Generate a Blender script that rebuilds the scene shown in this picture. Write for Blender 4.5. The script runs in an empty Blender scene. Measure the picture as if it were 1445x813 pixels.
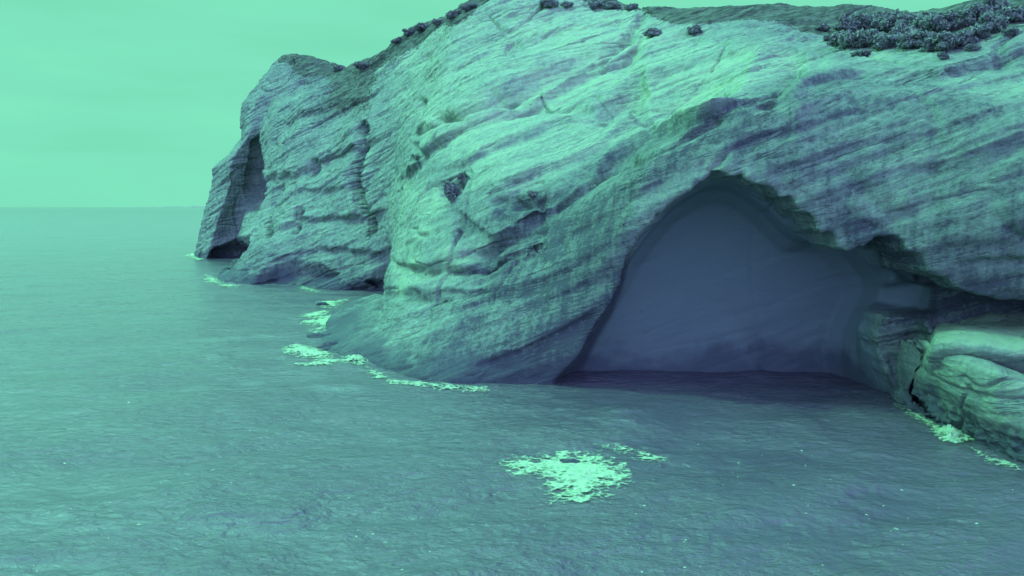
import bpy, bmesh, math, random
import numpy as np
from mathutils import Vector

random.seed(7)
S = bpy.context.scene
COL = S.collection
R = math.radians

# ------------------------------------------------------------------ camera
H = 25.0                     # drone height over the sea
F = 1032.0                   # focal length in photo pixels (1445 wide)
PITCH = math.atan(114.5 / F)
cd = bpy.data.cameras.new('camera')
cam = bpy.data.objects.new('camera', cd)
COL.objects.link(cam)
cam.location = (0, 0, H)
cam.rotation_euler = (math.pi / 2 - PITCH, 0, 0)
cd.sensor_width = 36
cd.lens = 36 * F / 1445
cd.clip_start = 0.5
cd.clip_end = 90000
S.camera = cam

# ------------------------------------------------------------------ light
SUN_DIR = Vector((-0.54, 0.07, 0.84)).normalized()      # towards the sun
MINT = (0.195, 0.86, 0.56)
sd = bpy.data.lights.new('sun', 'SUN')
sun = bpy.data.objects.new('sun', sd)
COL.objects.link(sun)
sun.rotation_euler = SUN_DIR.to_track_quat('Z', 'Y').to_euler()
sd.energy = 2.1
sd.angle = R(5.0)
sd.color = (0.25, 1.0, 0.55)

W = bpy.data.worlds.new('World')
S.world = W
W.use_nodes = True
wn = W.node_tree.nodes
wl = W.node_tree.links
wn.clear()

def N(tree, typ, **kw):
    n = tree.nodes.new(typ)
    for k, v in kw.items():
        setattr(n, k, v)
    return n

wt = W.node_tree
out = N(wt, 'ShaderNodeOutputWorld')
bg = N(wt, 'ShaderNodeBackground')
bg.inputs['Strength'].default_value = 0.1
sky = N(wt, 'ShaderNodeTexSky', sky_type='NISHITA')
sky.sun_disc = False
sky.sun_elevation = math.asin(SUN_DIR.z)
sky.sun_rotation = math.atan2(SUN_DIR.x, SUN_DIR.y)
bw = N(wt, 'ShaderNodeRGBToBW')
wl.new(sky.outputs[0], bw.inputs[0])
tc = N(wt, 'ShaderNodeTexCoord')
# open sky seaward is a thin bright overcast; behind the viewer a blue glow is added to fill shade
dotn = N(wt, 'ShaderNodeVectorMath', operation='DOT_PRODUCT')
wl.new(tc.outputs['Generated'], dotn.inputs[0])
dotn.inputs[1].default_value = (-0.45, 0.75, 0.48)
mr = N(wt, 'ShaderNodeMapRange', interpolation_type='SMOOTHSTEP')
wl.new(dotn.outputs['Value'], mr.inputs['Value'])
mr.inputs['From Min'].default_value = -0.25
mr.inputs['From Max'].default_value = 0.42
# faint cloud streaks
mp = N(wt, 'ShaderNodeMapping')
mp.inputs['Scale'].default_value = (2.2, 2.2, 13)
wl.new(tc.outputs['Generated'], mp.inputs[0])
nz = N(wt, 'ShaderNodeTexNoise')
nz.inputs['Scale'].default_value = 1.6
nz.inputs['Detail'].default_value = 6
nz.inputs['Roughness'].default_value = 0.55
wl.new(mp.outputs[0], nz.inputs[0])
cl = N(wt, 'ShaderNodeMapRange')
wl.new(nz.outputs[0], cl.inputs['Value'])
cl.inputs['From Min'].default_value = 0.3
cl.inputs['From Max'].default_value = 0.75
cl.inputs['To Min'].default_value = 0.95
cl.inputs['To Max'].default_value = 1.06
SKY_MINT = (0.205, 0.755, 0.507, 1)
SKY_BLUE = (1.0, 1.40, 2.65, 1)
mix = N(wt, 'ShaderNodeMix', data_type='RGBA')
wl.new(mr.outputs[0], mix.inputs['Factor'])
mix.inputs['A'].default_value = SKY_BLUE
mix.inputs['B'].default_value = SKY_MINT
# nishita brightness, gently, on top of the tint
nm = N(wt, 'ShaderNodeMapRange')
wl.new(bw.outputs[0], nm.inputs['Value'])
nm.inputs['From Min'].default_value = 0.0
nm.inputs['From Max'].default_value = 8.0
nm.inputs['To Min'].default_value = 9.6
nm.inputs['To Max'].default_value = 10.6
mul = N(wt, 'ShaderNodeMath', operation='MULTIPLY')
wl.new(nm.outputs[0], mul.inputs[0])
wl.new(cl.outputs[0], mul.inputs[1])
vm = N(wt, 'ShaderNodeVectorMath', operation='SCALE')
wl.new(mix.outputs['Result'], vm.inputs[0])
wl.new(mul.outputs[0], vm.inputs['Scale'])
# added glow high on the left, above the view, brightens the sea
sz = N(wt, 'ShaderNodeSeparateXYZ'); wl.new(tc.outputs['Generated'], sz.inputs[0])
gd = N(wt, 'ShaderNodeVectorMath', operation='DOT_PRODUCT'); wl.new(tc.outputs['Generated'], gd.inputs[0])
gd.inputs[1].default_value = (-0.55, 0.45, 0.70)
g1 = N(wt, 'ShaderNodeMapRange', interpolation_type='SMOOTHSTEP'); wl.new(gd.outputs['Value'], g1.inputs['Value'])
g1.inputs['From Min'].default_value = 0.45; g1.inputs['From Max'].default_value = 0.95
g2 = N(wt, 'ShaderNodeMapRange', interpolation_type='SMOOTHSTEP'); wl.new(sz.outputs[2], g2.inputs['Value'])
g2.inputs['From Min'].default_value = 0.26; g2.inputs['From Max'].default_value = 0.55
zr = N(wt, 'ShaderNodeMath', operation='MULTIPLY_ADD')
gm = N(wt, 'ShaderNodeMath', operation='MULTIPLY'); wl.new(g1.outputs[0], gm.inputs[0]); wl.new(g2.outputs[0], gm.inputs[1])
zr.inputs[1].default_value = 4.2; zr.inputs[2].default_value = 1.0
wl.new(gm.outputs[0], zr.inputs[0])
vm2 = N(wt, 'ShaderNodeVectorMath', operation='SCALE')
wl.new(vm.outputs[0], vm2.inputs[0]); wl.new(zr.outputs[0], vm2.inputs['Scale'])
wl.new(vm2.outputs[0], bg.inputs['Color'])
wl.new(bg.outputs[0], out.inputs[0])

S.view_settings.view_transform = 'Standard'
S.view_settings.look = 'None'
S.view_settings.gamma = 1
S.view_settings.exposure = 0.0
S.view_settings.use_curve_mapping = False
S.render.engine = 'CYCLES'
S.cycles.max_bounces = 6
S.cycles.diffuse_bounces = 3
S.cycles.use_denoising = True

# ------------------------------------------------------------------ helpers
CP, SP = math.cos(PITCH), math.sin(PITCH)

def at(px, py, Y):
    """photo pixel + distance along the view axis on the ground -> world point"""
    a = (px - 722.5) / F
    b = (406.5 - py) / F
    d = (a, CP + b * SP, -SP + b * CP)
    t = Y / d[1]
    return (a * t, Y, H + d[2] * t)

def on_sea(px, py, z=0.0):
    a = (px - 722.5) / F
    b = (406.5 - py) / F
    d = (a, CP + b * SP, -SP + b * CP)
    t = (z - H) / d[2]
    return (a * t, d[1] * t)

def to_px(P):
    x, y, z = P[..., 0], P[..., 1], P[..., 2] - H
    dep = y * CP - z * SP
    up = y * SP + z * CP
    return 722.5 + F * x / dep, 406.5 - F * up / dep

def _h(ix, iy, iz, seed):
    with np.errstate(over='ignore'):
        n = (ix.astype(np.uint32) * np.uint32(73856093)) ^ (iy.astype(np.uint32) * np.uint32(19349663)) ^ \
            (iz.astype(np.uint32) * np.uint32(83492791)) ^ np.uint32((seed * 2654435761) & 0xffffffff)
        n = (n ^ (n >> np.uint32(15))) * np.uint32(2246822519)
        n = (n ^ (n >> np.uint32(13))) * np.uint32(3266489917)
        n = n ^ (n >> np.uint32(16))
    return n.astype(np.float32) * np.float32(2.0 / 4294967295.0) - np.float32(1)

def noise(x, y, z, seed=0):
    x = np.asarray(x, np.float32); y = np.asarray(y, np.float32); z = np.asarray(z, np.float32)
    x, y, z = np.broadcast_arrays(x, y, z)
    xi = np.floor(x); yi = np.floor(y); zi = np.floor(z)
    u = x - xi; v = y - yi; w = z - zi
    u = u * u * (3 - 2 * u); v = v * v * (3 - 2 * v); w = w * w * (3 - 2 * w)
    xi = xi.astype(np.int32); yi = yi.astype(np.int32); zi = zi.astype(np.int32)
    r = 0
    for i in (0, 1):
        for j in (0, 1):
            for k in (0, 1):
                r = r + (u if i else 1 - u) * (v if j else 1 - v) * (w if k else 1 - w) * _h(xi + i, yi + j, zi + k, seed)
    return r

def fbm(x, y, z, seed=0, oct=4, gain=0.5, ridged=False):
    a, s, f = 1.0, 0, 1.0
    for o in range(oct):
        n = noise(x * f, y * f, z * f, seed + o * 17)
        if ridged:
            n = 1 - 2 * np.abs(n)
        s = s + a * n
        a *= gain
        f *= 2.03
    return s

def sstep(a, b, x):
    t = np.clip((x - a) / (b - a), 0, 1)
    return t * t * (3 - 2 * t)

def seg_dist(X, Y, pts):
    """distance in pixels to a polyline"""
    best = np.full(np.shape(X), 1e9)
    for (x0, y0), (x1, y1) in zip(pts[:-1], pts[1:]):
        dx, dy = x1 - x0, y1 - y0
        t = np.clip(((X - x0) * dx + (Y - y0) * dy) / (dx * dx + dy * dy), 0, 1)
        best = np.minimum(best, np.hypot(X - x0 - t * dx, Y - y0 - t * dy))
    return best

def in_poly(X, Y, pts):
    c = np.zeros(np.shape(X), bool)
    n = len(pts)
    for i in range(n):
        x0, y0 = pts[i]; x1, y1 = pts[(i + 1) % n]
        if y0 == y1:
            continue
        c ^= ((y0 > Y) != (y1 > Y)) & (X < (x1 - x0) * (Y - y0) / (y1 - y0) + x0)
    return c

def poly_sd(X, Y, pts):
    """signed distance, positive inside"""
    d = seg_dist(X, Y, list(pts) + [pts[0]])
    return np.where(in_poly(X, Y, pts), d, -d)

def mesh_from(name, V, Fc, mat=None, smooth=True):
    me = bpy.data.meshes.new(name)
    V = np.asarray(V, np.float32).reshape(-1, 3)
    Fc = np.asarray(Fc, np.int32)
    me.vertices.add(len(V)); me.vertices.foreach_set('co', V.ravel())
    k = Fc.shape[1]
    me.loops.add(Fc.size); me.loops.foreach_set('vertex_index', Fc.ravel())
    me.polygons.add(len(Fc))
    me.polygons.foreach_set('loop_start', np.arange(0, Fc.size, k, dtype=np.int32))
    me.polygons.foreach_set('loop_total', np.full(len(Fc), k, np.int32))
    me.update(calc_edges=True)
    me.polygons.foreach_set('use_smooth', np.full(len(Fc), smooth, bool))
    if mat:
        me.materials.append(mat)
    return me

def grid_faces(nu, nv, flip=False):
    i, j = np.meshgrid(np.arange(nu - 1), np.arange(nv - 1), indexing='ij')
    a = (i * nv + j).ravel(); b = ((i + 1) * nv + j).ravel()
    f = np.stack([a, b, b + 1, a + 1], 1)
    return f[:, ::-1] if flip else f

def link(name, me, parent=None):
    o = bpy.data.objects.new(name, me)
    COL.objects.link(o)
    if parent:
        o.parent = parent
    return o

def tag(o, label=None, cat=None, group=None, kind=None):
    if label: o['label'] = label
    if cat: o['category'] = cat
    if group: o['group'] = group
    if kind: o['kind'] = kind
    return o

def catmull(P, n):
    """P (k, ..., 3) -> n samples along axis 0"""
    P = np.asarray(P, float)
    k = len(P)
    t = np.linspace(0, k - 1 - 1e-9, n)
    i = t.astype(int); f = (t - i).reshape((-1,) + (1,) * (P.ndim - 1))
    g = lambda q: P[np.clip(q, 0, k - 1)]
    p0, p1, p2, p3 = g(i - 1), g(i), g(i + 1), g(i + 2)
    m1 = (p2 - p0) * 0.30; m2 = (p3 - p1) * 0.30
    f2, f3 = f * f, f * f * f
    return (2 * f3 - 3 * f2 + 1) * p1 + (f3 - 2 * f2 + f) * m1 + (-2 * f3 + 3 * f2) * p2 + (f3 - f2) * m2

def evaluated(o):
    dg = bpy.context.evaluated_depsgraph_get()
    dg.update()
    return bpy.data.meshes.new_from_object(o.evaluated_get(dg))

# ------------------------------------------------------------------ materials
def new_mat(name):
    m = bpy.data.materials.new(name)
    m.use_nodes = True
    m.node_tree.nodes.clear()
    o = N(m.node_tree, 'ShaderNodeOutputMaterial')
    p = N(m.node_tree, 'ShaderNodeBsdfPrincipled')
    m.node_tree.links.new(p.outputs[0], o.inputs[0])
    return m, m.node_tree, p

def mathn(t, op, a, b=None, c=None, clamp=False):
    n = N(t, 'ShaderNodeMath', operation=op)
    n.use_clamp = clamp
    for i, v in enumerate((a, b, c)):
        if v is None: continue
        if isinstance(v, (int, float)): n.inputs[i].default_value = v
        else: t.links.new(v, n.inputs[i])
    return n.outputs[0]

def mapr(t, v, a, b, c=0.0, d=1.0, smooth=False):
    n = N(t, 'ShaderNodeMapRange')
    if smooth: n.interpolation_type = 'SMOOTHSTEP'
    t.links.new(v, n.inputs['Value'])
    n.inputs['From Min'].default_value = a; n.inputs['From Max'].default_value = b
    n.inputs['To Min'].default_value = c; n.inputs['To Max'].default_value = d
    return n.outputs[0]

def noisen(t, vec, scale, detail=4, rough=0.55, dist=0.0):
    n = N(t, 'ShaderNodeTexNoise')
    n.inputs['Scale'].default_value = scale
    n.inputs['Detail'].default_value = detail
    n.inputs['Roughness'].default_value = rough
    n.inputs['Distortion'].default_value = dist
    t.links.new(vec, n.inputs['Vector'])
    return n.outputs[0]

def mapping(t, vec, rot=(0, 0, 0), scale=(1, 1, 1), typ='POINT'):
    n = N(t, 'ShaderNodeMapping')
    n.vector_type = typ
    t.links.new(vec, n.inputs[0])
    n.inputs['Rotation'].default_value = rot
    n.inputs['Scale'].default_value = scale
    return n.outputs[0]

def mixc(t, f, a, b, blend='MIX'):
    n = N(t, 'ShaderNodeMix', data_type='RGBA', blend_type=blend)
    if isinstance(f, (int, float)): n.inputs['Factor'].default_value = f
    else: t.links.new(f, n.inputs['Factor'])
    for k, v in (('A', a), ('B', b)):
        if isinstance(v, tuple): n.inputs[k].default_value = v if len(v) == 4 else v + (1,)
        else: t.links.new(v, n.inputs[k])
    return n.outputs['Result']

DIP = R(20)
ROCK_PALE = (0.36, 0.46, 0.35)
ROCK_MID = (0.235, 0.295, 0.275)
ROCK_DARK = (0.155, 0.188, 0.19)
TURF = (0.055, 0.06, 0.065)

def rock_material():
    m, t, p = new_mat('sandstone')
    L = t.links
    geo = N(t, 'ShaderNodeNewGeometry')
    pos = geo.outputs['Position']
    atc = N(t, 'ShaderNodeAttribute', attribute_name='cave_shade')      # blue shade of the cave put into the rock colour
    att = N(t, 'ShaderNodeAttribute', attribute_name='tone')      # 0 dark crust and painted shade .. 1 bleached and painted light
    attv = N(t, 'ShaderNodeAttribute', attribute_name='turf')
    warp = N(t, 'ShaderNodeTexNoise'); warp.inputs['Scale'].default_value = 0.022
    warp.inputs['Detail'].default_value = 3
    L.new(pos, warp.inputs['Vector'])
    sub = N(t, 'ShaderNodeVectorMath', operation='SUBTRACT')
    L.new(warp.outputs['Color'], sub.inputs[0]); sub.inputs[1].default_value = (.5, .5, .5)
    sc = N(t, 'ShaderNodeVectorMath', operation='SCALE'); sc.inputs['Scale'].default_value = 6
    L.new(sub.outputs[0], sc.inputs[0])
    ad = N(t, 'ShaderNodeVectorMath', operation='ADD')
    L.new(pos, ad.inputs[0]); L.new(sc.outputs[0], ad.inputs[1])
    rot = mapping(t, ad.outputs[0], rot=(0, DIP, 0))
    bed1 = noisen(t, mapping(t, rot, scale=(0.025, 0.035, 0.8)), 1.0, 9, 0.68)
    bed2 = noisen(t, mapping(t, rot, scale=(0.2, 0.25, 4.0)), 1.0, 6, 0.72)
    drip = noisen(t, mapping(t, pos, scale=(0.9, 0.9, 0.05)), 1.0, 6, 0.65)
    blotch = noisen(t, pos, 0.11, 6, 0.6)
    grain = noisen(t, pos, 3.2, 6, 0.75)
    grit = noisen(t, mapping(t, rot, scale=(1.3, 1.3, 2.2)), 1.3, 8, 0.75)
    v = mathn(t, 'ADD', mathn(t, 'MULTIPLY', mapr(t, bed1, .3, .7, -1, 1), 0.20),
              mathn(t, 'MULTIPLY', mapr(t, bed2, .3, .7, -1, 1), 0.13))
    v = mathn(t, 'ADD', v, mathn(t, 'MULTIPLY', mapr(t, drip, .3, .7, -1, 1), 0.24))
    v = mathn(t, 'ADD', v, mathn(t, 'MULTIPLY', mapr(t, blotch, .3, .7, -1, 1), 0.20))
    v = mathn(t, 'ADD', v, mathn(t, 'MULTIPLY', mapr(t, grain, .35, .65, -1, 1), 0.18))
    v = mathn(t, 'ADD', v, mathn(t, 'MULTIPLY', mapr(t, grit, .35, .65, -1, 1), 0.16))
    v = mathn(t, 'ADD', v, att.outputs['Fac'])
    pl1 = noisen(t, mapping(t, rot, scale=(0.018, 0.02, 0.22)), 1.0, 5, 0.6)
    pl2 = noisen(t, mapping(t, rot, scale=(0.05, 0.05, 0.7)), 1.0, 4, 0.6)
    pw_ = mapr(t, blotch, .42, .58, 0.15, 1.0)
    line1 = mathn(t, 'MULTIPLY', mapr(t, mathn(t, 'ABSOLUTE', mathn(t, 'SUBTRACT', pl1, 0.5)), 0.0, 0.014, 1.0, 0.0, True), pw_)
    line2 = mathn(t, 'MULTIPLY', mapr(t, mathn(t, 'ABSOLUTE', mathn(t, 'SUBTRACT', pl2, 0.47)), 0.0, 0.012, 1.0, 0.0, True), mathn(t, 'MULTIPLY', pw_, 0.7))
    lines = mathn(t, 'MAXIMUM', line1, line2)
    v = mathn(t, 'SUBTRACT', v, mathn(t, 'MULTIPLY', lines, 0.35))
    speck = noisen(t, pos, 1.6, 9, 0.85)
    v = mathn(t, 'SUBTRACT', v, mathn(t, 'MULTIPLY', mapr(t, speck, .55, .63), 0.38))
    v = mathn(t, 'ADD', v, 0.04)
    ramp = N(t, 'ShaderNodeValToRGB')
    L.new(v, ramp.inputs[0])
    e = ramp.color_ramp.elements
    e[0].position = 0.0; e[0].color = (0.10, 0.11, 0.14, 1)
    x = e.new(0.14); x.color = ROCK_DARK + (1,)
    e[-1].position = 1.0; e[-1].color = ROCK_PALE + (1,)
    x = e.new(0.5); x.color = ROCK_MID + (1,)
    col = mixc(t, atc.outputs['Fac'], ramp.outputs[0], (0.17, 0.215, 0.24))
    # wet dark foot of the cliff
    sepz = N(t, 'ShaderNodeSeparateXYZ'); L.new(pos, sepz.inputs[0])
    wet = mathn(t, 'ADD', sepz.outputs[2], mapr(t, blotch, .3, .7, -3.0, 3.0))
    wetf = mapr(t, wet, 0.5, 5.5, 0.92, 0.0, True)
    col = mixc(t, wetf, col, (0.095, 0.105, 0.14))
    # turf and scrub on top
    tn = noisen(t, pos, 0.9, 7, 0.7)
    tf = mathn(t, 'ADD', attv.outputs['Fac'], mapr(t, tn, .3, .7, -.6, .5))
    tf = mapr(t, tf, 0.42, 0.58, 0, 1, True)
    tcol = mixc(t, mapr(t, noisen(t, mapping(t, rot, scale=(.25, .25, .9)), 1.0, 8, .75), .42, .6), TURF, (0.15, 0.18, 0.16))
    col = mixc(t, tf, col, tcol)
    L.new(col, p.inputs['Base Color'])
    p.inputs['Roughness'].default_value = 0.9
    p.inputs['Specular IOR Level'].default_value = 0.15
    hgt = mathn(t, 'ADD', mathn(t, 'MULTIPLY', bed2, 0.38), mathn(t, 'MULTIPLY', grit, 1.0))
    hgt = mathn(t, 'ADD', hgt, mathn(t, 'MULTIPLY', grain, 0.35))
    pits = N(t, 'ShaderNodeTexVoronoi'); pits.inputs['Scale'].default_value = 1.5; pits.inputs['Randomness'].default_value = 1
    L.new(sub.outputs[0] and mapping(t, rot, scale=(.8, .8, 1.3)), pits.inputs['Vector'])
    hgt = mathn(t, 'ADD', hgt, mathn(t, 'MULTIPLY', mathn(t, 'MULTIPLY', pits.outputs['Distance'], mapr(t, blotch, .45, .6)), 0.55))
    hgt = mathn(t, 'ADD', hgt, mathn(t, 'MULTIPLY', bed1, 0.9))
    hgt = mathn(t, 'SUBTRACT', hgt, mathn(t, 'MULTIPLY', lines, 0.5))
    hgt = mathn(t, 'ADD', hgt, mathn(t, 'MULTIPLY', speck, 0.5))
    b = N(t, 'ShaderNodeBump')
    b.inputs['Strength'].default_value = 1.0
    b.inputs['Distance'].default_value = 0.32
    L.new(mapr(t, atc.outputs['Fac'], 0, 1, 1.0, 0.2), b.inputs['Strength'])
    L.new(hgt, b.inputs['Height'])
    L.new(b.outputs[0], p.inputs['Normal'])
    return m

ROCK = rock_material()

# ------------------------------------------------------------------ wave height shared by sea and foam
def wave(x, y):
    r = np.hypot(x, y)
    fade = 1 / (1 + (r / 260) ** 2)
    wx = x * 0.87 + y * 0.5; wy = -x * 0.5 + y * 0.87
    h = 0.48 * fbm(wx * 0.035, wy * 0.09, 0 * x, 5, 2)
    h = h + 0.27 * fbm(x * 0.16, y * 0.24, 0 * x + 3, 9, 3, 0.55)
    h = h + 0.055 * fbm((x * 0.95 - y * 0.3) * 0.8, (x * 0.3 + y * 0.95) * 1.3, 0 * x + 7, 21, 3, 0.6, True)
    return h * fade

def water_material():
    m, t, p = new_mat('sea_water')
    L = t.links
    geo = N(t, 'ShaderNodeNewGeometry'); pos = geo.outputs['Position']
    n1 = noisen(t, mapping(t, pos, rot=(0, 0, R(-18)), scale=(0.55, 1.2, 1)), 1.0, 6, 0.6, 0.4)
    n2 = noisen(t, mapping(t, pos, rot=(0, 0, R(14)), scale=(2.0, 3.6, 1)), 1.0, 4, 0.6, 0.3)
    n3 = noisen(t, mapping(t, pos, rot=(0, 0, R(-10)), scale=(0.03, 0.09, 1)), 1.0, 5, 0.55, 0.5)
    col = mixc(t, mapr(t, n3, .35, .65), (0.088, 0.076, 0.118), (0.118, 0.106, 0.150))
    L.new(col, p.inputs['Base Color'])
    p.inputs['Roughness'].default_value = 0.14
    p.inputs['IOR'].default_value = 1.55
    h = mathn(t, 'ADD', mathn(t, 'MULTIPLY', n1, 1.0), mathn(t, 'MULTIPLY', n2, 0.34))
    h = mathn(t, 'MULTIPLY', h, mapr(t, n3, .38, .6, .55, 1.35))
    b = N(t, 'ShaderNodeBump')
    b.inputs['Strength'].default_value = 1.0
    b.inputs['Distance'].default_value = 0.5
    L.new(h, b.inputs['Height']); L.new(b.outputs[0], p.inputs['Normal'])
    return m

# sea
rr = np.concatenate([[0.0], np.geomspace(12, 700, 900), np.geomspace(720, 80000, 120)])
th = np.concatenate([np.linspace(-math.pi, -0.85, 30)[:-1], np.linspace(-0.85, 0.85, 560), np.linspace(0.85, math.pi, 30)[1:]])
RR, TH = np.meshgrid(rr, th, indexing='ij')
X = RR * np.sin(TH); Y = RR * np.cos(TH)
Z = np.concatenate([wave(X[k:k + 100], Y[k:k + 100]) for k in range(0, len(rr), 100)])
sea_me = mesh_from('sea', np.stack([X, Y, Z], -1), grid_faces(len(rr), len(th), True), water_material())
tag(link('sea', sea_me), 'choppy teal sea reaching to the horizon', None, None, 'structure')

# ------------------------------------------------------------------ the cliff
C = [
 # base .. crest : (px, py, Y)
 [(274,362,368),(280,325,369),(297,262,371),(301,235,372),(338,200,375),(340,150,379),(398,77,392)],
 [(290,366,352),(300,330,352),(322,262,352),(325,226,355),(350,190,360),(362,136,368),(415,76,385)],
 [(330,366,350),(338,325,356),(352,262,362),(358,220,362),(368,180,360),(388,130,362),(430,79,380)],
 [(300,394,253),(322,366,264),(358,312,290),(366,245,315),(380,190,328),(405,140,342),(455,83,370)],
 [(350,402,238),(365,370,243),(395,310,262),(405,240,285),(420,190,300),(440,140,320),(485,89,360)],
 [(430,405,230),(440,370,236),(455,310,248),(460,240,262),(475,190,278),(490,140,295),(512,86,335)],
 [(505,415,213),(508,375,215),(508,310,225),(510,240,238),(515,185,250),(530,130,270),(560,52,310)],
 [(552,412,214),(552,375,214),(545,320,214),(550,240,222),(560,180,232),(575,120,250),(600,33,290)],
 [(496,426,192),(550,409,180),(566,340,179),(577,270,183),(590,190,192),(615,100,212),(660,7,255)],
 [(470,456,157),(544,424,160),(567,356,166),(582,275,171),(602,190,180),(645,90,204),(705,-10,248)],
 [(444,486,133),(532,438,146),(568,370,152),(588,280,158),(620,190,170),(680,80,198),(755,-28,245)],
 [(515,517,114.6),(545,470,117),(583,400,123),(618,310,131),(668,210,141),(740,100,178),(850,-24,235)],
 [(600,543,102.8),(615,500,105),(650,420,109),(690,330,112),(745,240,119),(820,120,158),(905,-6,215)],
 [(700,547,101.2),(715,500,101),(745,420,102),(785,330,102),(830,232,104),(900,120,145),(960,4,200)],
 [(800,549,100),(815,490,98),(845,400,96),(880,300,93),(918,178,96),(980,105,135),(1020,10,190)],
 [(930,552,99),(940,480,96),(950,380,93),(970,260,89.5),(1010,118,94),(1070,72,130),(1110,16,185)],
 [(1060,560,96),(1065,480,93),(1070,380,90),(1080,250,87),(1100,110,91),(1150,68,122),(1168,20,178)],
 [(1180,567,94),(1180,490,90),(1185,390,87),(1190,270,85),(1200,120,90),(1230,78,112),(1250,12,165)],
 [(1275,575,91),(1280,500,88),(1290,400,83),(1295,280,82),(1300,130,87),(1320,78,105),(1335,3,150)],
 [(1380,580,90),(1385,500,87),(1395,410,80),(1400,290,78),(1410,150,82),(1420,80,98),(1440,-12,140)],
 [(1520,600,84),(1525,500,82),(1530,410,76),(1540,290,74),(1550,150,78),(1560,70,92),(1580,-25,130)],
 [(1780,640,72),(1780,520,71),(1790,400,68),(1800,280,66),(1810,140,70),(1830,40,82),(1850,-60,115)],
]
ctrl = []
for c in C:
    pts = [at(*q) for q in c]
    b = pts[0]
    pts[0] = (b[0], b[1], 0.2)
    under = (b[0], b[1] + 1.0, -6.0)
    top = pts[-1]
    back = 70 if b[1] < 300 else 45
    # the plateau falls gently behind the crest, then down to the back foot
    hx = 0.55 * back if b[1] > 200 else 0.1 * back
    pl = (top[0] + 0.35 * hx, top[1] + back * 0.5, top[2] - 4.5)
    pl2 = (top[0] + hx, top[1] + back, top[2] - 16)
    bb = (top[0] + hx, top[1] + back + 6, -8.0)
    ctrl.append([under] + pts + [pl, pl2, bb])
ctrl = np.array(ctrl)
G = catmull(ctrl, 780)
G = np.swapaxes(catmull(np.swapaxes(G, 0, 1), 360), 0, 1)

def grid_normals(G):
    du = np.gradient(G, axis=0); dv = np.gradient(G, axis=1)
    n = np.cross(du, dv)
    return n / (np.linalg.norm(n, axis=-1, keepdims=True) + 1e-9)
Nn = grid_normals(G)
PX, PY = to_px(G)
frontmask = sstep(0, 1, (np.arange(360) < 274).astype(float))[None, :]
# large features of the face, in metres along the outward normal (negative = cut in)
D = np.zeros(G.shape[:2])
def crack(pts, w, depth):
    global D
    D -= depth * np.exp(-(seg_dist(PX, PY, pts) / w) ** 2)
def hollow(poly, soft, depth):
    global D
    D -= depth * sstep(-soft * 0.3, soft, poly_sd(PX, PY, poly))
# headland: gully behind the end block, low sea cave, joints
hollow([(354,200),(367,188),(366,262),(358,295),(345,312),(346,262)], 4, 7.5)
hollow([(286,374),(300,352),(328,338),(350,330),(344,350),(322,374)], 5, 12)
crack([(378,330),(372,290),(384,262)], 4, 4)
crack([(512,180),(503,212),(496,258),(506,290),(514,320)], 5, 14)
crack([(436,225),(432,245)], 5, 5)
crack([(425,300),(420,330)], 4, 4)
hollow([(360,404),(372,386),(410,366),(450,372),(470,382),(448,405)], 10, 5)
hollow([(470,418),(480,402),(528,392),(546,398),(540,418)], 7, 7)
crack([(590,140),(588,170)], 4, 2)
# near nose
crack([(568,376),(590,383),(615,374),(640,376),(662,366),(700,352),(745,338)], 3.4, 1.6)
crack([(590,228),(600,222),(588,205)], 4, 2.2)
hollow([(622,260),(650,240),(658,250),(640,284),(620,288)], 6, 3)
hollow([(640,292),(690,330),(660,380),(640,340)], 6, 1.2)
crack([(540,418),(580,415),(620,418)], 5, 1.2)
# scarps on the high slope
crack([(590,190),(640,170),(760,118),(800,102),(846,90),(880,62),(905,24)], 6, 2.4)
crack([(905,152),(885,140),(905,112),(850,160)], 7, 2.2)
crack([(880,205),(930,188),(1005,152)], 9, 2.0)
crack([(700,280),(760,270),(820,218),(870,198)], 8, 1.8)
crack([(905,140),(985,118),(1060,98),(1125,82)], 11, 2.6)
crack([(620,168),(655,172)], 5, 2.5)
crack([(700,140),(770,150),(840,160),(905,125)], 8, 1.6)
# undercut lip right of the cave mouth
hollow([(1235,398),(1320,418),(1460,428),(1640,432),(1640,500),(1460,496),(1330,486),(1300,450),(1235,440)], 7, 8)
hollow([(1225,445),(1310,452),(1320,500),(1270,560),(1230,520)], 14, 3.5)
hollow([(1040,130),(1080,122),(1120,130),(1085,140)], 8, 1.6)
def lip(line, depth, fade, sharp=2.5, endf=30):
    # a ledge edge: the rock just below the line is set back, and comes forward again further down
    global D
    lx = [p[0] for p in line]; ly = [p[1] for p in line]
    wob = 2.2 * noise(G[..., 0] * .25, G[..., 1] * .25, 0 * G[..., 0], int(lx[0])) + 5 * noise(G[..., 0] * .06, G[..., 1] * .06, 0 * G[..., 0], int(ly[0]))
    dy = PY - np.interp(PX, lx, ly) + wob
    w = sstep(lx[0] - 2, lx[0] + endf, PX) * sstep(lx[-1] + 2, lx[-1] - endf, PX)
    D -= depth * w * sstep(-sharp, sharp, dy) * np.exp(-np.clip(dy, 0, None) / fade)
lip([(640,352),(700,318),(760,274),(800,246),(835,206),(905,160),(1000,136),(1060,104),(1130,84)], 2.6, 75)
lip([(560,262),(600,222),(640,190),(700,163),(760,138),(830,104),(880,84),(915,40)], 2.4, 40)
lip([(700,262),(760,232),(830,196),(900,150),(960,118)], 1.5, 34)
lip([(620,250),(690,205),(770,180),(850,162),(905,128)], 1.2, 26)
lip([(610,100),(700,66),(800,40),(900,22)], 1.3, 30)
lip([(640,150),(760,108),(860,72)], 1.0, 24)
lip([(900,120),(1000,92),(1100,70),(1180,72)], 1.4, 24)
lip([(1120,100),(1220,92),(1330,98),(1445,72),(1600,60)], 1.4, 30)
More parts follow.
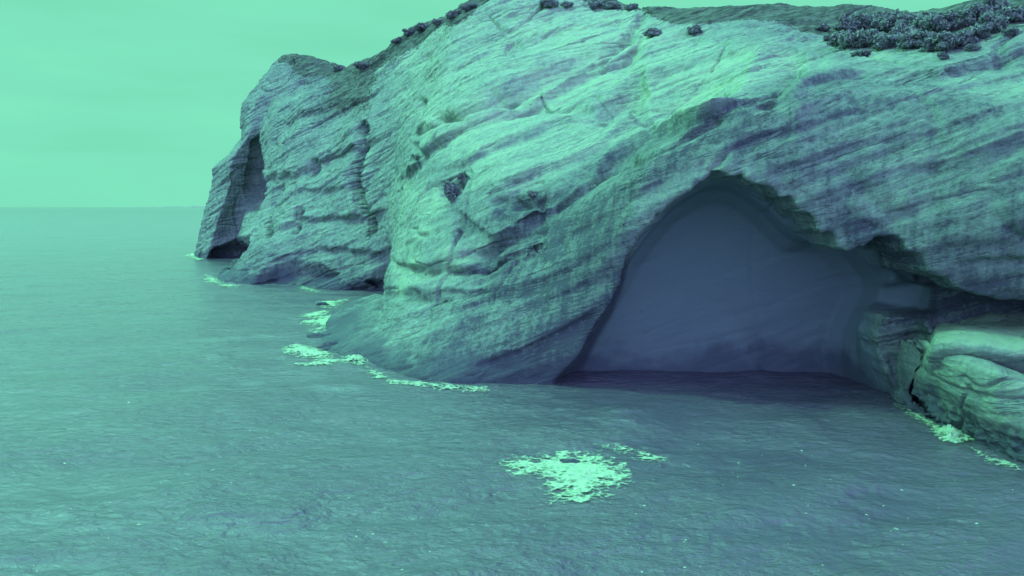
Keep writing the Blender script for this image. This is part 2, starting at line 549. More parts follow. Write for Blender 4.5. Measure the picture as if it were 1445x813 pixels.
lip([(1030,190),(1180,160),(1330,118),(1500,90)], .5, 40)
lip([(1080,240),(1200,205),(1330,178),(1500,130)], .5, 34)
lip([(1130,290),(1250,250),(1400,215),(1600,170)], .4, 34)
lip([(1200,330),(1320,290),(1445,262),(1600,230)], .6, 30)
lip([(1240,372),(1340,348),(1460,330),(1620,318)], .5, 26)
lip([(1330,366),(1445,362),(1620,352)], 1.2, 14)
lip([(700,370),(790,330),(880,282),(960,232)], .4, 26)
lip([(600,468),(700,450),(800,412),(880,372)], .45, 30)
lip([(560,440),(640,428),(740,400),(850,345)], .45, 30)
lip([(560,412),(620,404),(690,398)], 1.2, 20)
lip([(660,520),(740,494),(800,462),(850,436)], 1.4, 26)
lip([(560,376),(600,380),(640,372),(700,352)], 1.6, 16)
lip([(350,260),(420,232),(480,210),(540,196)], 2.5, 30)
lip([(370,330),(430,312),(500,300),(545,300)], 2.5, 26)
lip([(380,178),(440,160),(500,138),(550,110)], 2.2, 22)
lip([(370,290),(430,270),(500,262)], 1.6, 20)
lip([(300,262),(330,246),(350,230)], 3.0, 16)
lip([(380,372),(440,352),(520,350),(550,356)], 2.4, 22)
# general relief
x, y, z = G[..., 0], G[..., 1], G[..., 2]
big = fbm(x * 0.028, y * 0.028, z * 0.035, 11, 3)
D += (1.9 * big * sstep(85, 150, y) + 0.8 * big) * (0.2 + 0.8 * sstep(40, 130, np.arange(len(G)))[:, None])
G2 = G + Nn * (D * frontmask)[..., None]
# skyline tufts keep the crest where it is
nu, nv = G2.shape[:2]
Vv = G2.reshape(-1, 3)
Fg = grid_faces(nu, nv)
# close the volume: ends and the underside
fcs = [tuple(f) for f in Fg]
me0 = bpy.data.meshes.new('cliff_block')
bottom = [(i + 1) * nv - 1 for i in range(nu)]
under = [i * nv for i in range(nu)]
for i in range(nu - 1):
    fcs.append((under[i + 1], under[i], bottom[i], bottom[i + 1]))
fcs.append(tuple(range(nv - 1, -1, -1)))
fcs.append(tuple((nu - 1) * nv + j for j in range(nv)))
me0.from_pydata([tuple(v) for v in Vv], [], fcs)
me0.update()
block = link('cliff_block', me0)

# the cave void: mouth outline read at the face, run back into the rock
rim = [(764,600),(780,552),(822,520),(838,482),(862,442),(878,402),(888,362),(906,328),(940,290),(975,261),(1005,243),
       (1020,250),(1034,247),(1048,262),(1064,260),(1078,280),(1092,278),(1102,300),(1118,302),(1128,326),(1142,326),(1150,346),(1166,349),(1172,338),(1180,346),(1190,328),(1214,330),(1222,350),(1236,348),(1246,376),(1262,380),(1272,394),
       (1318,404),(1312,440),(1236,442),(1230,470),(1246,515),(1264,556),(1268,574),(1280,610)]
def ring(pts, Yr, Yface, sx, cz, dx=0, dz=0, zs=1.0):
    o = []
    cx = at(1050, 560, Yface)[0]
    for q in pts:
        p = at(q[0], q[1], Yface)
        zz = max(-7, cz + (p[2] - cz) * zs + dz)
        o.append((cx + (p[0] - cx) * sx + dx, Yr - (0.26 * max(0, zz) if Yr > 90 else 0), zz))
    return o
levels = [(58, 1.0, 0, 0, 1.0), (99, 1.0, 0, 0, 1.0), (103, 0.985, 0.3, -0.1, .995), (107, 0.95, 0.6, 0, .975), (109.5, 0.86, 1.0, 0, .92), (110.5, 0.4, 1.2, 0, .5)]
rv, rf = [], []
n = len(rim)
rim_s = np.array(rim, float)
for _ in range(6):
    rim_s[1:-1] = (rim_s[:-2] + rim_s[1:-1] * 2 + rim_s[2:]) / 4
for (Yr, sx, dx, dz, zs) in levels:
    rv += ring(rim if Yr < 100 else [tuple(q) for q in rim_s], Yr, 92.5, sx, -7, dx, dz, zs)
for k in range(len(levels) - 1):
    for i in range(n):
        a = k * n + i; b = k * n + (i + 1) % n
        rf.append((a, b, b + n, a + n))
rf.append(tuple(range(n - 1, -1, -1)))
rf.append(tuple((len(levels) - 1) * n + i for i in range(n)))
cm = bpy.data.meshes.new('cave_void')
cm.from_pydata(rv, [], rf); cm.update()
bmx = bmesh.new(); bmx.from_mesh(cm); bmesh.ops.recalc_face_normals(bmx, faces=bmx.faces[:]); bmx.to_mesh(cm); bmx.free()
bmx = bmesh.new(); bmx.from_mesh(me0); bmesh.ops.recalc_face_normals(bmx, faces=bmx.faces[:]); bmx.to_mesh(me0); bmx.free()
cutter = link('cave_void', cm)
bo = block.modifiers.new('cut', 'BOOLEAN'); bo.operation = 'DIFFERENCE'; bo.object = cutter; bo.solver = 'EXACT'
rm = block.modifiers.new('remesh', 'REMESH'); rm.mode = 'VOXEL'; rm.voxel_size = 0.34; rm.adaptivity = 0
solid = evaluated(block)
bpy.data.objects.remove(block); bpy.data.objects.remove(cutter)
print('cliff verts', len(solid.vertices))

def arr(me, what='co'):
    a = np.empty(len(me.vertices) * 3, np.float32)
    if what == 'co': me.vertices.foreach_get('co', a)
    else: me.vertex_normals.foreach_get('vector', a)
    return a.reshape(-1, 3)

cb, sb = math.cos(DIP), math.sin(DIP)
def bedding(P):
    wx = 3.5 * noise(P[:, 0] * .022, P[:, 1] * .022, P[:, 2] * .022, 71)
    x, y, z = P[:, 0] + wx, P[:, 1], P[:, 2] + 0.6 * wx
    s = -sb * x + cb * z + 0.10 * y * 0.6
    l = cb * x + sb * z
    return l, y, s

def rock_relief(P, amp=1.0):
    """fine displacement in metres: bedding steps, joints, weathering"""
    l, y, s = bedding(P)
    d = 0.13 * fbm(l * .05, y * .05, s * .28, 101, 2)
    st = noise(l * .035, y * .05, s * .9, 131)
    d = d + 0.10 * (sstep(-.2, .2, st) * 2 - 1)
    d = d + 0.10 * noise(l * .10, y * .10, s * 2.1, 141)
    d = d + 0.22 * fbm(P[:, 0] * .16, P[:, 1] * .16, P[:, 2] * .16, 151, 3)
    q = fbm(l * .09, y * .09, s * .22, 181, 3)
    qs = 1.6
    d = d + 0.24 * (np.floor(q * qs) + sstep(.35, .65, q * qs - np.floor(q * qs))) / qs
    pn = fbm(l * .02, y * .02, s * .26, 191, 2)
    d = d - 0.55 * np.exp(-(pn / .035) ** 2) * sstep(-.2, .3, noise(P[:, 0] * .05, P[:, 1] * .05, P[:, 2] * .05, 192))
    pn = fbm(l * .03, y * .03, s * .6, 193, 2)
    d = d - 0.25 * np.exp(-(pn / .04) ** 2)
    r = fbm(P[:, 0] * .5, P[:, 1] * .5, P[:, 2] * .6, 161, 2, .5, True)
    d = d - 0.16 * np.clip(r, 0, 2)
    j = np.abs(noise(P[:, 0] * .07 + 3, P[:, 1] * .07, P[:, 2] * .018, 171))
    d = d - 0.9 * np.exp(-(j / 0.02) ** 2) * sstep(0, .5, noise(P[:, 0] * .03, P[:, 1] * .03, P[:, 2] * .05, 172) + .2)
    return d * amp

def displace(me, fn):
    P = arr(me).astype(np.float64); Nv = arr(me, 'n')
    d = fn(P, Nv)
    Q = P + Nv * d[:, None]
    me.vertices.foreach_set('co', Q.astype(np.float32).ravel())
    me.update()
    me.polygons.foreach_set('use_smooth', np.ones(len(me.polygons), bool))
    return Q

def cliff_disp(P, Nv):
    far = sstep(80, 300, P[:, 1]) * 1.35
    inside = (P[:, 1] > 97) * (P[:, 1] < 122) * (P[:, 0] > 5) * (P[:, 2] < 36)
    return 0.82 * rock_relief(P) * (1 + 0.7 * far) * (1 - .75 * inside)

Q = displace(solid, cliff_disp)
Nv = arr(solid, 'n')
px, py = to_px(Q)

# ---- rock tones: bleached slopes, grey crust and turf, with light and shade painted in
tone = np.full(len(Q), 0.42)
def paint(poly, soft, val):
    global tone
    jit = 10 * noise(Q[:, 0] * .12, Q[:, 1] * .12, Q[:, 2] * .12, 301)
    w = sstep(-soft, soft, poly_sd(px, py, poly) + jit)
    tone = tone * (1 - w) + val * w
fr = Q[:, 1] < 420
# bleached upper slope and nose, the light on them painted in too
paint([(560,60),(680,-10),(860,-20),(1000,60),(1180,90),(1150,95),(960,165),(880,205),(770,275),(660,260),(600,200),(555,140)], 28, 0.72)
paint([(560,250),(620,260),(640,350),(720,330),(640,390),(600,410),(552,420)], 14, 0.72)
paint([(640,190),(700,110),(820,70),(900,90),(800,140),(700,170)], 18, 0.92)
paint([(720,30),(880,20),(960,60),(860,70),(740,70)], 18, 0.88)
paint([(905,160),(1110,82),(1150,90),(1000,140),(920,168)], 8, 0.92)
paint([(1130,95),(1250,70),(1260,85),(1180,92)], 8, 0.85)
paint([(630,150),(660,165),(620,175),(570,160)], 8, .85)
paint([(1290,130),(1445,95),(1500,110),(1445,150),(1320,150)], 16, 0.65)
# dark crusted wall around the cave, with the shade below the brow painted in
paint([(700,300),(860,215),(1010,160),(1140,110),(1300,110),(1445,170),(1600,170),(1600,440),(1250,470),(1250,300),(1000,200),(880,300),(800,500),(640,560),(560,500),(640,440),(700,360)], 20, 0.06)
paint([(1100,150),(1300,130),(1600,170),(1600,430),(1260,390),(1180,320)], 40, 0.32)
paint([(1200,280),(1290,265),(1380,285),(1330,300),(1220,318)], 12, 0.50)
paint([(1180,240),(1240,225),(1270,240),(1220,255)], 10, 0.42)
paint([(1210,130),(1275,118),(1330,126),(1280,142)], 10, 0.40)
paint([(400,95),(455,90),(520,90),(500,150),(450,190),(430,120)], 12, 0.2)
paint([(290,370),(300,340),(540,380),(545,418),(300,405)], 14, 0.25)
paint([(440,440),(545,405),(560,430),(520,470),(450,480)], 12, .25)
# darkest tone at the left foot of the arch
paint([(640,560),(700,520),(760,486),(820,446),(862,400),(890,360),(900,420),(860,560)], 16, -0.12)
paint([(1180,300),(1240,320),(1300,380),(1445,400),(1600,410),(1600,440),(1240,440)], 9, 0.05)  # shade under the lip right of the cave, painted as dark tone
turf = np.zeros(len(Q))
jit = 9 * noise(Q[:, 0] * .08, Q[:, 1] * .08, Q[:, 2] * .08, 311)
crest = [(398,78),(485,90),(512,88),(560,55),(600,36),(660,10),(700,-15),(850,-22),(905,-4),(985,9),(1080,15),(1168,21),(1250,13),(1335,4),(1440,-10),(1600,-20)]
band = np.interp(px, [390, 420, 520, 600, 660, 730, 800, 860, 960, 1100, 1165, 1250, 1350, 1445], [3, 22, 30, 22, 16, 4, 10, 28, 24, 20, 28, 46, 56, 54])
ycrest = np.interp(px, [p[0] for p in crest], [p[1] for p in crest])
turf = np.maximum(turf, sstep(1.25, 0.75, (py + jit - ycrest) / band))
turf = np.where(py < ycrest - 2, 1, turf)
turf = np.where((px < 392) | (Q[:, 1] > 395), 0, turf) * fr
for q, soft in (([(470,110),(530,105),(520,150),(480,170),(445,170),(455,140)], 12), ([(1180,40),(1400,10),(1445,30),(1360,70),(1180,68)], 8)):
    turf = np.maximum(turf, sstep(-soft, soft, poly_sd(px, py, q) + jit) * 0.8)
def set_attr(me, name, vals):
    a = me.attributes.new(name, 'FLOAT', 'POINT')
    a.data.foreach_set('value', np.asarray(vals, np.float32))
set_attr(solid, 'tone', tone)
set_attr(solid, 'turf', turf)
rimsd = poly_sd(px, py, rim)
cave_shade = sstep(91, 95, Q[:, 1]) * (Q[:, 1] < 125) * sstep(-2, 6, rimsd) * (Nv[:, 1] < 0.9)
set_attr(solid, 'cave_shade', cave_shade)
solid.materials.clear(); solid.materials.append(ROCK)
solid.name = 'sea_cliff'
cliff = link('sea_cliff', solid)
tag(cliff, 'huge layered sandstone headland with a dark arched sea cave and scrub along its top', 'cliff')

# ------------------------------------------------------------------ rocks in front of the cliff
def rock_from(name, ctrl, nu, nv, voxel, disp, tonev):
    G = catmull(np.array(ctrl), nu)
    G = np.swapaxes(catmull(np.swapaxes(G, 0, 1), nv), 0, 1)
    V = [tuple(v) for v in G.reshape(-1, 3)]
    f = [tuple(q) for q in grid_faces(nu, nv)]
    for i in range(nu - 1):
        f.append(((i + 1) * nv, i * nv, (i + 1) * nv - 1, (i + 2) * nv - 1))
    f.append(tuple(range(nv - 1, -1, -1)))
    f.append(tuple((nu - 1) * nv + j for j in range(nv)))
    me = bpy.data.meshes.new(name); me.from_pydata(V, [], f); me.update()
    b = bmesh.new(); b.from_mesh(me); bmesh.ops.recalc_face_normals(b, faces=b.faces[:]); b.to_mesh(me); b.free()
    o = link(name + '_tmp', me)
    rm = o.modifiers.new('r', 'REMESH'); rm.mode = 'VOXEL'; rm.voxel_size = voxel
    me2 = evaluated(o); bpy.data.objects.remove(o)
    P = displace(me2, disp)
    me2.materials.clear(); me2.materials.append(ROCK)
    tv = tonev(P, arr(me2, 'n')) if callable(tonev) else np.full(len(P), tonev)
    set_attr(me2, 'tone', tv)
    set_attr(me2, 'turf', np.zeros(len(P)))
    set_attr(me2, 'cave_shade', np.zeros(len(P)))
    me2.name = name
    return link(name, me2)

def prof(pts, back=7.0):
    P = [at(*q) for q in pts]
    b0 = (P[0][0], P[0][1] + .3, -5)
    t = P[-1]
    return [b0] + P + [(t[0] + 1, t[1] + back, t[2] + .3), (t[0] + 1, t[1] + back + 1, -5)]

bench_c = [prof([(u - 2, 575, Y + 5), (u, 530, Y + 3), (u + 2, lip + 8, Y + .6), (u + 4, lip - 5, Y + 1.0), (u + 5, lip - 20, Y + 5), (u + 6, 455, Y + 12)])
           for u, lip, Y in ((1304, 500, 81.5), (1314, 488, 79), (1345, 486, 77), (1380, 490, 75.5), (1420, 496, 74), (1470, 498, 73), (1560, 502, 71), (1760, 508, 66))]
def bench_disp(P, Nv):
    return 0.5 * rock_relief(P + 40)
bench = rock_from('rock_bench', bench_c, 140, 70, 0.22, bench_disp, lambda P, Nv: 0.66 + 0.4 * sstep(.55, .9, Nv[:, 2]))  # upward faces paler: light on the flat top painted into the tone
tag(bench, 'pale flat-topped rock bench under the overhang at the right end of the cliff', 'rock ledge')

slab_c = [prof(q, 8.0) for q in (
    [(1262,578,91),(1272,556,89.5),(1286,528,88),(1302,504,86)],
    [(1296,590,86.5),(1304,556,84),(1311,522,82),(1320,502,80.5)],
    [(1340,608,80.8),(1348,568,78),(1354,532,76.3),(1364,510,75.8)],
    [(1388,636,74.5),(1394,592,73),(1402,556,72.2),(1414,528,72)],
    [(1446,658,70),(1452,612,69.5),(1462,578,69.5),(1474,550,70)],
    [(1560,700,63),(1560,650,64),(1568,612,65),(1578,586,66)])]
def slab_disp(P, Nv):
    d = 0.5 * rock_relief(P + 90)
    low = sstep(5, 0, P[:, 2])
    rough = fbm(P[:, 0] * .9, P[:, 1] * .9, P[:, 2] * .9, 401, 3, .6, True)
    d -= 0.35 * low * rough
    j = np.abs(noise(P[:, 0] * .16, P[:, 1] * .16, P[:, 2] * .16 + 4, 411))
    return d - 0.35 * np.exp(-(j / .02) ** 2) * (P[:, 2] > 1)
slab = rock_from('rock_slab', slab_c, 150, 60, 0.18, slab_disp, 0.66)
tag(slab, 'big sloping boulder slab rising from the water at the right edge with a rough wet foot', 'boulder')

def sea_rock(px_, py_, w, d, h, seed, label):
    x0, y0 = on_sea(px_, py_)
    b = bmesh.new()
    bmesh.ops.create_icosphere(b, subdivisions=5, radius=1)
    me = bpy.data.meshes.new('sea_rock')
    b.to_mesh(me); b.free()
    P = arr(me).astype(float)
    k = 1 + 0.35 * fbm(P[:, 0] * 1.3 + seed, P[:, 1] * 1.3, P[:, 2] * 1.3, seed, 4)
    Pn = P * k[:, None]
    Pn = np.sign(Pn) * np.abs(Pn) ** .85 * np.array([w / 2, d / 2, h])
    me.vertices.foreach_set('co', (Pn + np.array([0, 0, -0.15 * h])).astype(np.float32).ravel())
    me.update()
    me.polygons.foreach_set('use_smooth', np.ones(len(me.polygons), bool))
    me.materials.append(ROCK)
    set_attr(me, 'tone', np.full(len(P), 0.1)); set_attr(me, 'turf', np.zeros(len(P))); set_attr(me, 'cave_shade', np.zeros(len(P)))
    o = link('sea_rock', me); o.location = (x0, y0, 0)
    tag(o, label, 'rock', 'small rocks awash at the foot of the cliff')
sea_rock(456, 430, 3.2, 2.0, 0.8, 3, 'small dark rock awash among foam just off the low rock apron')
sea_rock(804, 652, 1.7, 0.8, 0.35, 8, 'dark rock tip breaking the surface in the middle of the white swirl')
sea_rock(708, 655, 1.6, 0.6, 0.18, 12, 'barely showing dark rock at the left end of the white swirl')
sea_rock(452, 478, 5.0, 3.0, 1.3, 15, 'low dark rock in the surf below the end of the rock apron')
sea_rock(474, 494, 6.0, 3.0, 2.0, 19, 'rounded dark rock between two tongues of surf beside the near cliff foot')

# ------------------------------------------------------------------ foam
mf, tf_, pf = new_mat('sea_foam')
g_ = N(tf_, 'ShaderNodeNewGeometry')
fn_ = noisen(tf_, g_.outputs['Position'], 2.4, 6, .7)
tf_.links.new(mixc(tf_, mapr(tf_, fn_, .35, .6), (0.25, 0.36, 0.27), (0.40, 0.53, 0.37)), pf.inputs['Base Color'])
pf.inputs['Roughness'].default_value = 0.8
bb_ = N(tf_, 'ShaderNodeBump'); bb_.inputs['Distance'].default_value = .15
tf_.links.new(fn_, bb_.inputs['Height']); tf_.links.new(bb_.outputs[0], pf.inputs['Normal'])
fa_ = N(tf_, 'ShaderNodeAttribute', attribute_name='cover')
lv_ = mapping(tf_, g_.outputs['Position'], scale=(.75, 1.15, 1))
l1_ = noisen(tf_, lv_, .55, 8, .68, 1.2)
l2_ = noisen(tf_, lv_, 2.6, 5, .65, .6)
cell_ = N(tf_, 'ShaderNodeTexVoronoi', feature='DISTANCE_TO_EDGE'); cell_.inputs['Scale'].default_value = 1.15
wv_ = N(tf_, 'ShaderNodeVectorMath', operation='ADD'); tf_.links.new(lv_, wv_.inputs[0])
wn_ = N(tf_, 'ShaderNodeTexNoise'); wn_.inputs['Scale'].default_value = 1.7; wn_.inputs['Detail'].default_value = 4; tf_.links.new(lv_, wn_.inputs['Vector'])
tf_.links.new(wn_.outputs['Color'], wv_.inputs[1]); tf_.links.new(wv_.outputs[0], cell_.inputs['Vector'])
lace_ = mapr(tf_, cell_.outputs['Distance'], 0.0, 0.18, 0.34, -0.16)
cv_ = mathn(tf_, 'ADD', fa_.outputs['Fac'], mapr(tf_, l1_, .3, .7, -.55, .55))
cv_ = mathn(tf_, 'ADD', cv_, mapr(tf_, l2_, .3, .7, -.16, .16))
cv_ = mathn(tf_, 'ADD', cv_, lace_)
tf_.links.new(mapr(tf_, cv_, .22, 1.0, 0, 1, True), pf.inputs['Alpha'])

def foam(poly, label, seed, soft=1.2, bias=0.0, step=None, lift=0.10, fluff=0.35, group='patches of white surf on the sea'):
    W_ = np.array([on_sea(*q) for q in poly])
    lo, hi = W_.min(0), W_.max(0)
    cy = W_[:, 1].mean()
    if step is None: step = max(0.05, cy / 1000 * 0.75)
    xs = np.arange(lo[0] - .5, hi[0] + .5, step); ys = np.arange(lo[1] - .5, hi[1] + .5, step * 1.3)
    X, Y = np.meshgrid(xs, ys, indexing='ij')
    sd_ = poly_sd(X, Y, [tuple(q) for q in W_])
    sc_ = 90 / cy
    n1 = fbm(X * .42 * sc_, Y * .6 * sc_, 0 * X, seed, 5, .62)
    web = fbm(X * .9 * sc_ + n1, Y * 1.3 * sc_ + n1, 0 * X, seed + 5, 4, .7, True)
    m = np.clip(0.26 + 0.36 * sd_ / soft, -1, .95) + 0.20 * n1 + 0.08 * web + .6 * bias
    keep = sd_ > -soft * 1.1
    hgt_ = fluff * np.clip(m - .35, 0, 1) * (0.45 + 0.4 * np.abs(n1) + .25 * fbm(X * 2, Y * 2, 0 * X, seed + 9, 2))
    Z = wave(X, Y) + .06 + lift * .3 + hgt_
    fc = grid_faces(len(xs), len(ys))
    kk = keep.ravel()
    fc = fc[kk[fc].all(1)]
    if len(fc) == 0: return None
    used = np.unique(fc)
    mp_ = -np.ones(kk.size, int); mp_[used] = np.arange(len(used))
    V = np.stack([X, Y, Z], -1).reshape(-1, 3)[used]
    cov = m.ravel()[used]
    c = V.mean(0); c[2] = 0
    fme = mesh_from('foam_patch', V - c, mp_[fc], mf); set_attr(fme, 'cover', cov)
    o = link('foam_patch', fme)
    o.location = c
    return tag(o, label, 'foam', group)

foam([(712,652),(760,648),(800,640),(850,650),(880,660),(872,680),(850,688),(835,705),(800,706),(790,690),(765,672),(735,664)], 'large bright churning foam patch in open water before the cave', 21, 1.4, .30)
foam([(775,690),(800,705),(830,704),(850,690),(880,690),(860,676),(800,680)], 'thin lacy fringe of foam below the large churning patch', 27, 1.2, -.45, lift=.05, fluff=.1)
foam([(842,630),(870,628),(905,635),(938,648),(930,656),(905,650),(880,640),(850,636)], 'thin arc of lacy foam up and right of the large churning patch', 25, .9, -.25, lift=.07, fluff=.12)
foam([(404,494),(420,490),(445,496),(466,504),(462,512),(440,508),(412,502)], 'bright tongue of surf off the tip of the rock apron', 31, 1.2, .3, fluff=.6)
foam([(464,512),(486,512),(500,502),(516,508),(516,518),(500,517),(480,517),(430,520),(420,518)], 'curling white surf against the left foot of the near cliff', 33, 1.0, .2, fluff=.9)
foam([(424,446),(445,441),(462,438),(455,446),(432,450)], 'upper streak of surf left of the rock apron', 35, 1.5, .2)
foam([(428,455),(450,448),(486,443),(484,450),(462,460),(448,472),(442,470),(452,458)], 'broad streak of surf running up onto the rock apron', 37, 1.6, .3)
foam([(448,426),(470,424),(490,421),(486,426),(470,432),(456,434)], 'thin line of surf beside the small dark rock', 39, 1.4, .1)
foam([(420,402),(436,405),(452,411),(448,413),(430,408)], 'faint surf line under the far buttress', 41, 2.0, .0)
foam([(552,538),(600,542),(650,546),(682,546),(690,550),(640,550),(590,547),(550,543)], 'ragged surf line along the foot of the near cliff', 43, .8, .05, fluff=.8)
foam([(1326,606),(1336,604),(1350,612),(1368,614),(1364,622),(1345,622),(1330,618)], 'bright splash of surf against the boulder slab', 45, .7, .5, fluff=1.3)
foam([(1370,630),(1395,638),(1420,646),(1450,657),(1450,664),(1420,656),(1390,645),(1370,636)], 'thin surf line along the foot of the boulder slab', 47, .8, -.1, fluff=.4)
foam([(266,360),(274,359),(284,366),(280,368)], 'tiny surf fringe at the seaward tip of the headland', 49, 2.5, .4, fluff=1)
foam([(288,388),(300,392),(312,400),(334,403),(330,406),(300,400)], 'surf fringe around the toe of the far buttress', 51, 1.8, .2, fluff=.8)

foam([(516,518),(535,526),(556,536),(554,542),(530,534),(512,524)], 'faint wash joining the two lines of surf at the near cliff foot', 53, .8, -.12, fluff=.2)
foam([(1268,576),(1300,590),(1330,604),(1326,610),(1296,598),(1266,584)], 'faint thin wash under the left end of the boulder slab', 57, .7, -.15, fluff=.15)
# scattered flecks of broken wave tops: nobody could count them
rng = np.random.default_rng(5)
V, Fq = [], []
for k in range(520):
    r_ = math.exp(rng.uniform(math.log(38), math.log(260))); a_ = rng.uniform(-.62, .62)
    x_, y_ = r_ * math.sin(a_), r_ * math.cos(a_)
    if fbm(np.array([x_ * .05]), np.array([y_ * .05]), np.array([2.]), 77, 2)[0] < .25: continue
    if x_ > -45 and y_ > 88: continue
    L_ = rng.uniform(.03, .06) + .2 * rng.random() ** 5 * (r_ / 90) ** .4; w_ = L_ * rng.uniform(.2, .45); an = rng.normal(-.15, .3)
    ca, sa = math.cos(an), math.sin(an)
    b0 = len(V)
    m_ = 7
    ring_ = []
    for q in range(m_):
        t_ = 2 * math.pi * q / m_
        rr_ = rng.uniform(.55, 1.2)
        u_, v_ = L_ * rr_ * math.cos(t_), w_ * rr_ * math.sin(t_)
        ring_.append((x_ + ca * u_ - sa * v_, y_ + sa * u_ + ca * v_))
    zz = wave(np.array([p[0] for p in ring_] + [x_]), np.array([p[1] for p in ring_] + [y_]))
    for p, z_ in zip(ring_, zz): V.append((p[0], p[1], z_ + .03))
    V.append((x_, y_, zz[-1] + .10 + .1 * w_))
    for q in range(m_): Fq.append((b0 + q, b0 + (q + 1) % m_, b0 + m_))
wme = mesh_from('wave_crest_flecks', V, Fq, mf); set_attr(wme, 'cover', np.full(len(V), 1.5))
o = link('wave_crest_flecks', wme)
tag(o, 'tiny white flecks of broken wave tops scattered over the sea', None, None, 'stuff')

# ------------------------------------------------------------------ scrub on the cliff
from mathutils.bvhtree import BVHTree
dg = bpy.context.evaluated_depsgraph_get()
bvh = BVHTree.FromObject(cliff, dg)
def hit(px_, py_):
    a = (px_ - 722.5) / F; b = (406.5 - py_) / F
    d = Vector((a, CP + b * SP, -SP + b * CP)).normalized()
    return bvh.ray_cast(Vector((0, 0, H)), d, 900)[0]

ml, tl, pl_ = new_mat('scrub_leaves')
oi = N(tl, 'ShaderNodeNewGeometry')
tl.links.new(mixc(tl, mapr(tl, noisen(tl, oi.outputs['Position'], 1.1, 4, .6), .35, .65), (0.14, 0.15, 0.17), (0.24, 0.26, 0.26)), pl_.inputs['Base Color'])
pl_.inputs['Roughness'].default_value = .8
pl_.inputs['Specular IOR Level'].default_value = .1
mw, tw, pw = new_mat('scrub_wood')
pw.inputs['Base Color'].default_value = (.12, .11, .12, 1)

def shrub_meshes(w, h, d, seed, leaf):
    g = np.random.default_rng(seed)
    nb = 20
    cs = np.stack([g.uniform(-.36, .36, nb) * w, g.uniform(-.36, .36, nb) * d, g.uniform(.25, .72, nb) * h], 1)
    rs = g.uniform(.09, .22, nb)
    n = int(1500 + 420 * w)
    ci = g.integers(0, nb, n)
    dirs = g.normal(size=(n, 3)); dirs /= np.linalg.norm(dirs, axis=1)[:, None]
    rad = g.uniform(.2, 1.5, n) ** .7
    P = cs[ci] + dirs * (rad * rs[ci])[:, None] * np.array([w, d, h * .95])
    P[:, 2] = np.maximum(P[:, 2], -.2)
    s_ = leaf * g.uniform(.6, 1.5, n)
    a1 = g.normal(size=(n, 3)); a1 /= np.linalg.norm(a1, axis=1)[:, None]
    a2 = np.cross(a1, dirs); a2 /= np.linalg.norm(a2, axis=1)[:, None] + 1e-6
    V = np.stack([P - a1 * s_[:, None], P + a2 * s_[:, None] * .6, P + a1 * s_[:, None], P - a2 * s_[:, None] * .6], 1)
    F_ = np.arange(4 * n).reshape(n, 4)
    return mesh_from('foliage', V.reshape(-1, 3), F_, ml, False), cs

def limb_mesh(cs, h):
    V, F_ = [], []
    for c in cs[:6]:
        p0 = np.array([0, 0, -.4]); p2 = c
        p1 = (p0 + p2) / 2 + np.array([0, 0, .1 * h])
        ax = [p0, p1, p2]; rad = [.14, .08, .03]
        b0 = len(V)
        for p, r_ in zip(ax, rad):
            for q in range(6):
                t_ = q * math.pi / 3
                V.append((p[0] + r_ * math.cos(t_), p[1] + r_ * math.sin(t_), p[2]))
        for k in range(2):
            for q in range(6):
                F_.append((b0 + k * 6 + q, b0 + k * 6 + (q + 1) % 6, b0 + (k + 1) * 6 + (q + 1) % 6, b0 + (k + 1) * 6 + q))
    return mesh_from('stem', V, F_, mw)

def shrub(px_, py_, wpx, hpx, seed, label, group=None, dscale=.8):
    p = hit(px_, py_)
    if p is None: 
        print('shrub miss', px_, py_); return
    k = p.y / F
    w, h = wpx * k, hpx * k
    me, cs = shrub_meshes(w, h, w * dscale, seed, .07 + .018 * w + .0005 * p.y)
    root = bpy.data.objects.new('scrub_bush', None); COL.objects.link(root)
    root.location = (p.x, p.y, p.z - .1 * h); root.rotation_euler.z = random.uniform(-.5, .5)
    link('foliage', me, root); link('stem', limb_mesh(cs, h), root)
    return tag(root, label, 'bush', group)

shrub(638, 284, 24, 36, 1, 'tall dark bush clinging to the pale face left of the cave', None, .6)
shrub(654, 262, 20, 24, 5, 'smaller bush growing against the upper right of the tall one on the pale face', None, .6)
shrub(921, 52, 24, 15, 2, 'small round dark bush alone on the bleached upper slope')
shrub(980, 48, 20, 13, 3, 'small dark bush to the right of the round one on the bleached slope')
shrub(752, 278, 18, 10, 4, 'low dark bush on the brow below the bleached slope', None)
G1 = 'dark scrub bushes massed under the right skyline'
words = ['leftmost', 'second', 'third', 'fourth', 'fifth', 'sixth', 'seventh', 'eighth', 'ninth', 'tenth', 'eleventh', 'twelfth', 'thirteenth', 'fourteenth']
low = [(1186,66),(1206,68),(1228,66),(1250,69),(1272,64),(1294,68),(1316,73),(1336,72),(1354,66),(1376,56),(1398,46),(1420,34),(1440,28)]
for i, (a_, b_) in enumerate(low):
    shrub(a_, b_, 34 + 5 * (i % 3), 24 + 4 * ((i * 2) % 3), 30 + i, ('leftmost bush' if i == 0 else words[i] + ' bush from the left') + ' in the lower row of scrub under the right skyline', G1)
up = [(1196,48),(1222,46),(1250,46),(1280,44),(1306,46),(1330,46),(1354,40),(1378,32),(1402,24)]
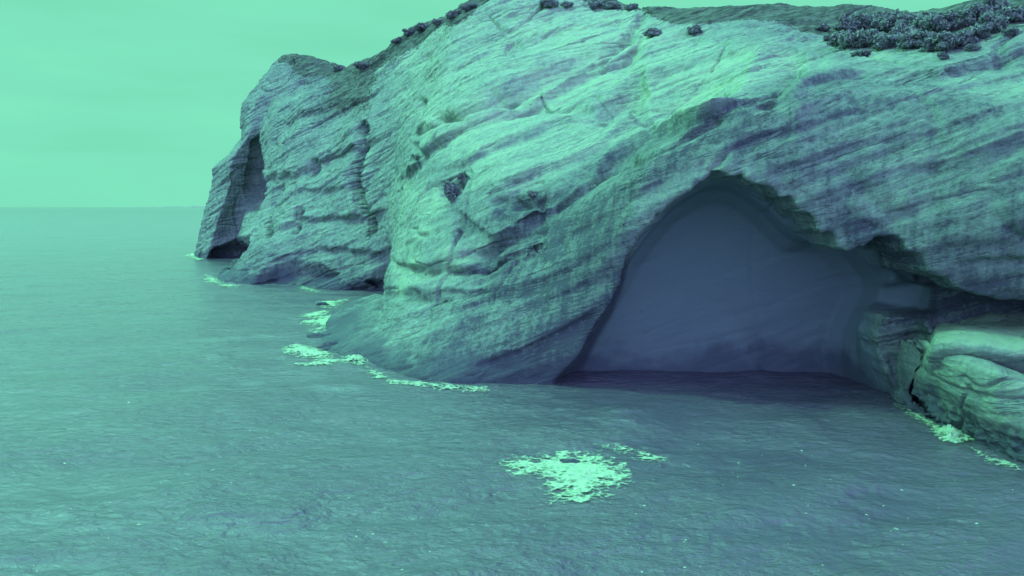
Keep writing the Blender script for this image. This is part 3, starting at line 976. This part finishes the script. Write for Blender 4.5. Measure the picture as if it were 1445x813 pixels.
for i, (a_, b_) in enumerate(up):
    shrub(a_, b_, 40, 29 + 4 * (i % 3), 60 + i, ('leftmost bush' if i == 0 else words[i] + ' bush from the left') + ' in the upper row of scrub under the right skyline', G1)
out_ = [(1168,58),(1160,44),(1215,78),(1330,84),(1372,72),(1424,50)]
for i, (a_, b_) in enumerate(out_):
    shrub(a_, b_, 15 + 3 * (i % 3), 10 + 2 * (i % 2), 130 + i, ('leftmost small bush' if i == 0 else words[i] + ' small bush from the left') + ' straggling around the edge of the right skyline scrub', G1)
G2_ = 'low bushes along the skyline'
sky_b = [(562,56),(578,46),(598,38),(618,30),(640,22),(662,10),(478,96),(512,94),(776,6),(800,6),(838,8),(862,8),(890,10)]
where = ['at the notch where the headland skyline starts to climb', 'just above the notch in the headland skyline', 'on the rounded knob of the left skyline', 'just above the rounded knob of the left skyline',
         'midway up the rising left skyline', 'where the left skyline leaves the top of the picture', 'on the far headland top', 'in the saddle of the far headland top',
         'leftmost of those at the top edge above the bleached slope', 'second from the left at the top edge above the bleached slope', 'third from the left at the top edge above the bleached slope',
         'fourth from the left at the top edge above the bleached slope', 'rightmost of those at the top edge above the bleached slope']
for i, (a_, b_) in enumerate(sky_b):
    shrub(a_, b_ + 5, 17 + 4 * (i % 3), 10 + 2 * ((i * 5) % 3), 90 + i, 'low dark bush ' + where[i], G2_)

# ------------------------------------------------------------------ far coast
V, F_ = [], []
n_ = 60
for i in range(n_):
    t_ = i / (n_ - 1)
    x_, y_, _ = at(178 + 140 * t_, 290, 30000)
    h_ = 60 * (0.25 + .75 * t_) * (1 + .4 * float(noise(np.array([i * .35]), np.array([0.]), np.array([0.]), 5)[0]))
    V += [(x_, y_, -5), (x_, y_ + 60, h_), (x_, y_ + 900, h_ * .8), (x_, y_ + 1500, -5)]
fm, ft, fp = new_mat('far_dunes'); fp.inputs['Base Color'].default_value = (.22, .24, .22, 1); fp.inputs['Roughness'].default_value = 1
o = link('distant_coast', mesh_from('distant_coast', V, grid_faces(n_, 4), fm))
tag(o, 'pale low strip of coast on the horizon', None, None, 'structure')
